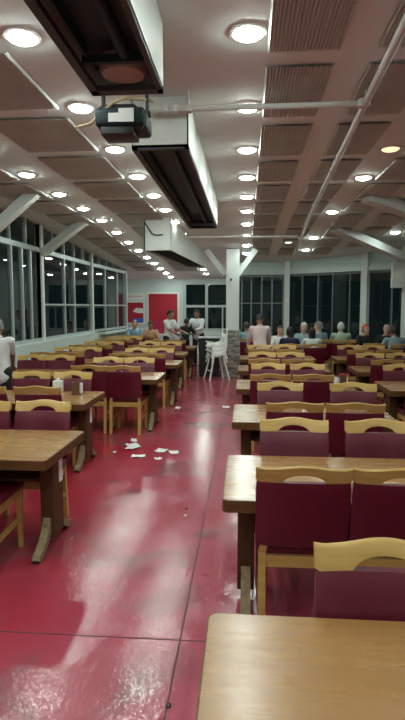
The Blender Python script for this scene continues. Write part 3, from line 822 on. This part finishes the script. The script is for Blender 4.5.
def person(label, loc, rz, pose='sit', h=1.72, lean=0.0, hands=None, skin='skin_light', hair='hair_brown', hairstyle='short',
           shirt='cloth_white', pants='cloth_black', long_sleeve=False, head_yaw=0.0, head_pitch=0.0, female=False, vox=.008, group=None, twist=0.0):
    t = thing('person', label, 'person', loc, rz, group)
    k = h/1.72
    sit = pose == 'sit'
    pz = .605 if sit else .93*k
    piv = Vector((0,0,pz))
    RX = Matrix.Rotation(-lean,3,'X') @ Matrix.Rotation(twist,3,'Z')
    def up(p): return piv + RX @ (Vector(p)*k)           # p relative to the pelvis
    sw = .178 if female else .195
    tors = [((0,0,-.04),.150,.112),((0,0,.05),.150,.11),((0,.0,.16),.132,.098),((0,.008,.28),.150,.112),((0,.005,.38),.165,.115),((0,-.005,.45),.160,.095),((0,-.012,.49),.105,.07),((0,-.01,.52),.062,.058)]
    def torso(mb, m, grow, lo, hi):
        R = []
        for c_, rx, ry in tors[lo:hi]:
            R.append([up((c_[0]+(rx+grow)*math.cos(2*PI*i/20), c_[1]+(ry+grow)*math.sin(2*PI*i/20), c_[2])) for i in range(20)])
        mb.rings(R, m)
    sh = [up((s*sw*.93,-.01,.445)) for s in (-1,1)]
    hip = [Vector((s*.09*k,0,pz-.02)) for s in (-1,1)]
    if sit:
        knee = [Vector((s*.12,.43*k,.535)) for s in (-1,1)]; ank = [Vector((s*.12,.40*k,.09)) for s in (-1,1)]
    else:
        knee = [Vector((s*.10,.03,.49*k)) for s in (-1,1)]; ank = [Vector((s*.105,-.01,.085)) for s in (-1,1)]
    if hands is None: hands = [(-.16,.42,.80),(.16,.42,.80)] if sit else [(-.27,.06,.80*k),(.27,.06,.80*k)]
    elb = []; wr = []
    for i, s in enumerate((-1,1)):
        e_, w_ = ik(sh[i], Vector(hands[i]), .285*k, .25*k, Vector((s*.55,-.5,-.75)))
        elb.append(e_); wr.append(w_)
    nb = up((0,-.008,.50)); hc = nb + (RX @ Matrix.Rotation(lean*.6,3,'X') @ Vector((0,.02,.148*k)))
    RH = Matrix.Rotation(head_yaw,3,'Z') @ Matrix.Rotation(-head_pitch,3,'X')
    def hp(p): return hc + RH @ (Vector(p)*k)
    # --- one continuous body: torso, neck, head with features, limbs, hands with five fingers
    b = MB(); torso(b, skin, 0, 0, 8)
    capsule(b, nb, hp((0,-.015,-.06)), .058*k, .052*k, skin)
    prof = [(-.118,.030,.034,.030),(-.105,.046,.052,.024),(-.07,.060,.076,.012),(-.02,.071,.090,.002),(.03,.076,.098,-.006),(.07,.073,.094,-.010),(.10,.055,.070,-.010),(.116,.026,.034,-.010)]
    b.rings([[hp((rx*math.cos(2*PI*i/20), yc+ry*math.sin(2*PI*i/20), z)) for i in range(20)] for z, rx, ry, yc in prof], skin)
    capsule(b, hp((0,.088,.012)), hp((0,.104,-.028)), .009*k, .015*k, skin, 8)           # nose
    capsule(b, hp((-.035,.080,.030)), hp((.035,.080,.030)), .010*k, .010*k, skin, 8)     # brow
    capsule(b, hp((-.014,.080,-.058)), hp((.014,.080,-.058)), .009*k, .009*k, skin, 8)   # mouth mound
    capsule(b, hp((0,.066,-.102)), hp((0,.070,-.098)), .018*k, .018*k, skin, 8)          # chin
    for s in (-1,1):
        capsule(b, hp((s*.076,-.012,.016)), hp((s*.074,-.004,-.026)), .014*k, .010*k, skin, 8)
    for i, s in enumerate((-1,1)):
        capsule(b, sh[i], elb[i], .050*k, .040*k, skin); capsule(b, elb[i], wr[i], .041*k, .027*k, skin)
        capsule(b, hip[i], knee[i], .082*k, .056*k, skin); capsule(b, knee[i], ank[i], .056*k, .036*k, skin)
        capsule(b, ank[i]+Vector((0,-.02,-.045)), ank[i]+Vector((0,.13,-.052)), .036, .028, skin)
        # hand: palm, four unequal fingers with a knuckle bend, thumb off the side
        d = (wr[i]-elb[i]).normalized(); side = d.cross(Vector((0,0,1)))
        side = (side if side.length > .05 else Vector((1,0,0))).normalized(); dn_ = side.cross(d)
        if dn_.z > 0: dn_ = -dn_
        side = dn_.cross(d) if i else d.cross(dn_)
        c0 = wr[i]+d*.015
        for q in (-.028,-.009,.009,.028): capsule(b, c0+side*q*.7, c0+d*.078*k+side*q, .0145, .012, skin, 8)
        for q, ln in ((-.029,.058),(-.0095,.072),(.0095,.078),(.029,.070)):
            f0 = c0+d*.080*k+side*q; f1 = f0+d*ln*.5*k+dn_*.010+side*q*.22; f2 = f1+d*ln*.38*k+dn_*.028
            capsule(b, f0, f1, .0098, .009, skin, 8); capsule(b, f1, f2, .009, .0075, skin, 8)
        t0 = c0+d*.022+side*.026; t1 = t0+side*.030+d*.026+dn_*.008; t2 = t1+d*.030+dn_*.012
        capsule(b, t0, t1, .013, .011, skin, 8); capsule(b, t1, t2, .011, .008, skin, 8)
    o = b.build('body', t); remesh(o, vox, 3)
    # --- eyes and mouth
    for s in (-1,1):
        e = MB(); e.ellipsoid(hp((s*.031,.0765,.010)),(.0115*k,)*3,'eye_white',10,8); eo = e.build('eye', t, True)
        e = MB(); e.ellipsoid(hp((s*.031,.0868,.010)),(.0065*k,.0028*k,.0065*k),'iris',8,6); e.build('iris', eo, True)
    e = MB(); e.ellipsoid(hp((0,.0885,-.058)),(.022*k,.006*k,.0065*k),'lip',12,6,RH); e.build('lips', t, True)
    # --- shirt
    b = MB(); g = .016
    torso(b, shirt, g, 0, 7)
    for i in (0,1):
        el = sh[i].lerp(elb[i], .72) if not long_sleeve else elb[i]
        capsule(b, sh[i].lerp(up((0,-.01,.43)),.25), sh[i], .066*k, .064*k, shirt)
        capsule(b, sh[i], el, .064*k, .058*k, shirt)
        if long_sleeve: capsule(b, elb[i], elb[i].lerp(wr[i],.9), .052*k, .040*k, shirt)
    if not sit: capsule(b, up((-.05,0,-.06)), up((.05,0,-.06)), .125*k, .125*k, shirt)
    o = b.build('shirt', t); remesh(o, .013, 4)
    b = MB(); b.rings([[up((r*math.cos(2*PI*i/18), -.008+r*.95*math.sin(2*PI*i/18), z+.012*math.sin(2*PI*i/18)*-1)) for i in range(18)] for r, z in ((.082,.488),(.075,.515),(.066,.512),(.07,.48))], shirt)
    b.build('collar', o, True)
    # --- trousers, shoes
    b = MB()
    capsule(b, hip[0]+Vector((0,0,.02)), hip[1]+Vector((0,0,.02)), .108*k, .108*k, pants)
    for i in (0,1):
        capsule(b, hip[i], knee[i], .096*k, .072*k, pants); capsule(b, knee[i], ank[i]+Vector((0,0,.0)), .072*k, .058*k, pants)
    o = b.build('trousers', t); remesh(o, .014, 4)
    for i in (0,1):
        b = MB(); a = ank[i]
        R = []
        for y, w_, z_ in ((-.075,.030,.05),(-.06,.040,.075),(0,.042,.085),(.06,.044,.062),(.13,.046,.045),(.175,.034,.035),(.19,.016,.02)):
            R.append([(a.x+w_*u, a.y+y, max(.002,z*z_)) for u, z in ((-1,0),(-1.05,.45),(-.7,.95),(0,1.05),(.7,.95),(1.05,.45),(1,0))])
        b.rings(R, 'shoe'); b.build('shoe', t, True)
    # --- hair: cap over the skull, cut at the hairline
    if hairstyle != 'bald':
        ln = {'short':-.045,'long':-.17,'bob':-.10}[hairstyle]
        R = []; nu = 24
        for j in range(13):
            ph = PI/2*.99 - j/12*(PI/2+.9)
            ring = []
            for i in range(nu):
                a = 2*PI*i/nu; fy = math.sin(a)
                z = .006+.124*math.sin(ph) if ph > 0 else .006+.124*math.sin(ph)*.9
                cut = (.062 if fy > .45 else (.062-(.45-fy)/.55*(.062-ln*.4) if fy > -.1 else ln))
                z = max(z, cut)
                rr = math.cos(max(ph,-.25))
                if z == cut: rr = math.sqrt(max(.05,1-min(1,abs(cut)/.13)**2)) if cut > 0 else .98
                ring.append(hp((.086*rr*math.cos(a), -.010+.108*rr*fy, z)))
            R.append(ring)
        b = MB(); b.rings(R, hair)
        if hairstyle == 'long':
            b.rings([[hp((.078*w_*math.cos(2*PI*i/16), -.055+.055*math.sin(2*PI*i/16), z)) for i in range(16)] for z, w_ in ((.04,1),(-.06,1.05),(-.14,1.0),(-.20,.7))], hair)
        b.build('hair', t, True)
    return t

P = person
def sit_at(label, chlabel, x, y, rz, **kw):
    chair(x, y, rz, chlabel)
    d = .03
    args = dict(pose='sit'); args.update(kw)
    return person(label, (x+d*math.sin(rz), y-d*math.cos(rz), 0), rz, **args)
R_ = math.radians
# left edge: grey-haired man in white shirt between the tables
P('grey-haired person in white shirt standing at left photo edge, back half turned', (-3.33,7.0,0), R_(14), 'stand', 1.62, .06,
  [(-.2,.40,.80),(.12,.42,.85)], 'skin_mid','hair_darkgrey','short','cloth_white','cloth_black', head_pitch=.15, head_yaw=.4)
# the two waiters and their colleague at the far end of the aisle
P('waiter in white short-sleeved shirt and black trousers, standing beside red panel facing right', (-2.06,14.35,0), R_(-118), 'stand', 1.70, .10,
  [(-.14,.42,1.08),(.14,.42,1.02)], 'skin_mid','hair_black','short','cloth_white','cloth_black', head_pitch=.15)
P('waiter in white shirt under the far window leaning over to the left', (-1.42,16.1,0), R_(160), 'stand', 1.70, .16,
  [(-.12,.44,1.08),(.30,.40,1.14)], 'skin_mid','hair_black','short','cloth_white','cloth_black', True, head_pitch=.2)
P('person in black vest between the two white-shirted waiters, facing away', (-1.74,15.3,0), R_(-30), 'stand', 1.46, .22,
  [(-.2,.42,.98),(.2,.42,.98)], 'skin_mid','hair_black','short','cloth_black','cloth_black')
b = MB(); b.box((0,0,0),(.42,.30,.02),'black',bev=.008)
for q in (-1,1): b.box((q*.2,0,.015),(.02,.30,.03),'black')
o = b.build('tray'); o.location = (-1.62,14.12,1.035); tag(o, 'black serving tray held by the waiter beside the red panel', 'tray')
# far left corner diners
Yf = 15.1+D+.12
sit_at('diner with dark hair and peach top seated under the notice board', 'maroon chair under the peach-topped diner', -2.85, Yf, R_(185), h=1.66, lean=.25, skin='skin_mid', hair='hair_black', shirt='cloth_peach', pants='cloth_jean', head_pitch=.3)
sit_at('diner in light blue shirt seated next to the far-left window end', 'maroon chair under the blue-shirted corner diner', -3.33, Yf, R_(178), h=1.70, lean=.1, hair='hair_darkgrey', shirt='cloth_blue', pants='cloth_jean')
# right-hand diners
P('person in pink shirt standing with back to camera beside the column', (.31,11.72,0), R_(8), 'stand', 1.62, .20,
  [(-.22,.38,.84),(.27,.40,.84)], 'skin_mid','hair_black','short','cloth_pink','cloth_jean', True, head_pitch=.5)
Yn = 12.2-.13; Yf = 12.2+D+.13
sit_at('diner in light blue shirt seated just right of the column, half hidden', 'maroon chair beside the column under the blue-shirted diner', .02, 13.93, R_(0), h=1.72, lean=.1, hair='hair_brown', shirt='cloth_blue', pants='cloth_jean')
sit_at('diner in white top seated right of the person in pink, facing camera', 'maroon chair under the white-topped diner facing camera', .82, Yf, R_(183), h=1.58, lean=.2, hair='hair_brown', hairstyle='bob', shirt='cloth_white', pants='cloth_jean', female=True)
sit_at('dark-haired diner in navy top, back turned, seated by the white window post', 'maroon chair under the navy-topped diner', .97, Yn, R_(-4), h=1.60, lean=.2, skin='skin_mid', hair='hair_black', hairstyle='bob', shirt='cloth_navy', pants='cloth_jean', female=True)
sit_at('diner with grey bob, facing camera behind the dark-haired one in white', 'maroon chair under the grey-bobbed diner', 1.40, Yf, R_(178), h=1.74, lean=.0, skin='skin_pale', hair='hair_grey', hairstyle='bob', shirt='cloth_greyblue', pants='cloth_jean', female=True)
sit_at('dark-haired diner in white shirt, back turned, before the grey-bobbed diner', 'maroon chair under the dark-haired diner in white', 1.46, Yn, R_(5), h=1.56, lean=.12, skin='skin_mid', hair='hair_black', hairstyle='long', shirt='cloth_white', pants='cloth_jean', female=True)
Yn = 13.66-.13
sit_at('grey-haired diner in grey-blue shirt turned sideways at the right tables', 'maroon chair under the diner in grey-blue shirt turned sideways', 1.80, Yn, R_(14), h=1.78, lean=.1, skin='skin_pale', hair='hair_darkgrey', shirt='cloth_greyblue', pants='cloth_jean', head_yaw=.9, twist=.35)
sit_at('grey-haired diner in pale green shirt seated with back to camera', 'maroon chair under the pale-green-shirted diner', 2.33, Yn, R_(-3), h=1.74, lean=.05, skin='skin_pale', hair='hair_grey', shirt='cloth_green', pants='cloth_jean')
Yn = 12.2-.13
sit_at('red-haired diner in black top seated by the right window post', 'maroon chair under the red-haired diner', 2.84, Yf, R_(190), h=1.66, lean=.12, skin='skin_pale', hair='hair_red', hairstyle='bob', shirt='cloth_black', pants='cloth_black', head_yaw=.35, female=True)
sit_at('bald diner in black top seated next to the red-haired one', 'maroon chair under the bald diner', 3.34, Yf, R_(176), h=1.66, lean=.12, skin='skin_pale', hairstyle='bald', shirt='cloth_black', pants='cloth_black')
sit_at('dark-haired diner in grey-blue shirt leaning in toward the bald diner', 'maroon chair under the leaning diner in grey-blue', 3.27, Yn, R_(6), h=1.70, lean=.30, skin='skin_mid', hair='hair_black', shirt='cloth_greyblue', pants='cloth_jean', long_sleeve=True)

# ------------------------------------------------------------------ world, camera, view
w = bpy.data.worlds.new('night'); SC.world = w; w.use_nodes = True
bg = w.node_tree.nodes['Background']; bg.inputs['Color'].default_value = (.0035,.008,.008,1); bg.inputs['Strength'].default_value = 1.0
cd = bpy.data.cameras.new('camera'); co = bpy.data.objects.new('camera', cd); COL.objects.link(co)
cd.sensor_fit = 'HORIZONTAL'; cd.sensor_width = 36; cd.lens = 36*540/405; cd.clip_start = .05; cd.clip_end = 200
co.location = (0,0,CAM_H); co.rotation_euler = (PI/2-math.atan(.0981), 0, math.atan(.0802))
SC.camera = co
SC.view_settings.view_transform = 'Standard'; SC.view_settings.look = 'None'
SC.view_settings.exposure = 0.0; SC.view_settings.gamma = 1.0; SC.view_settings.use_curve_mapping = False
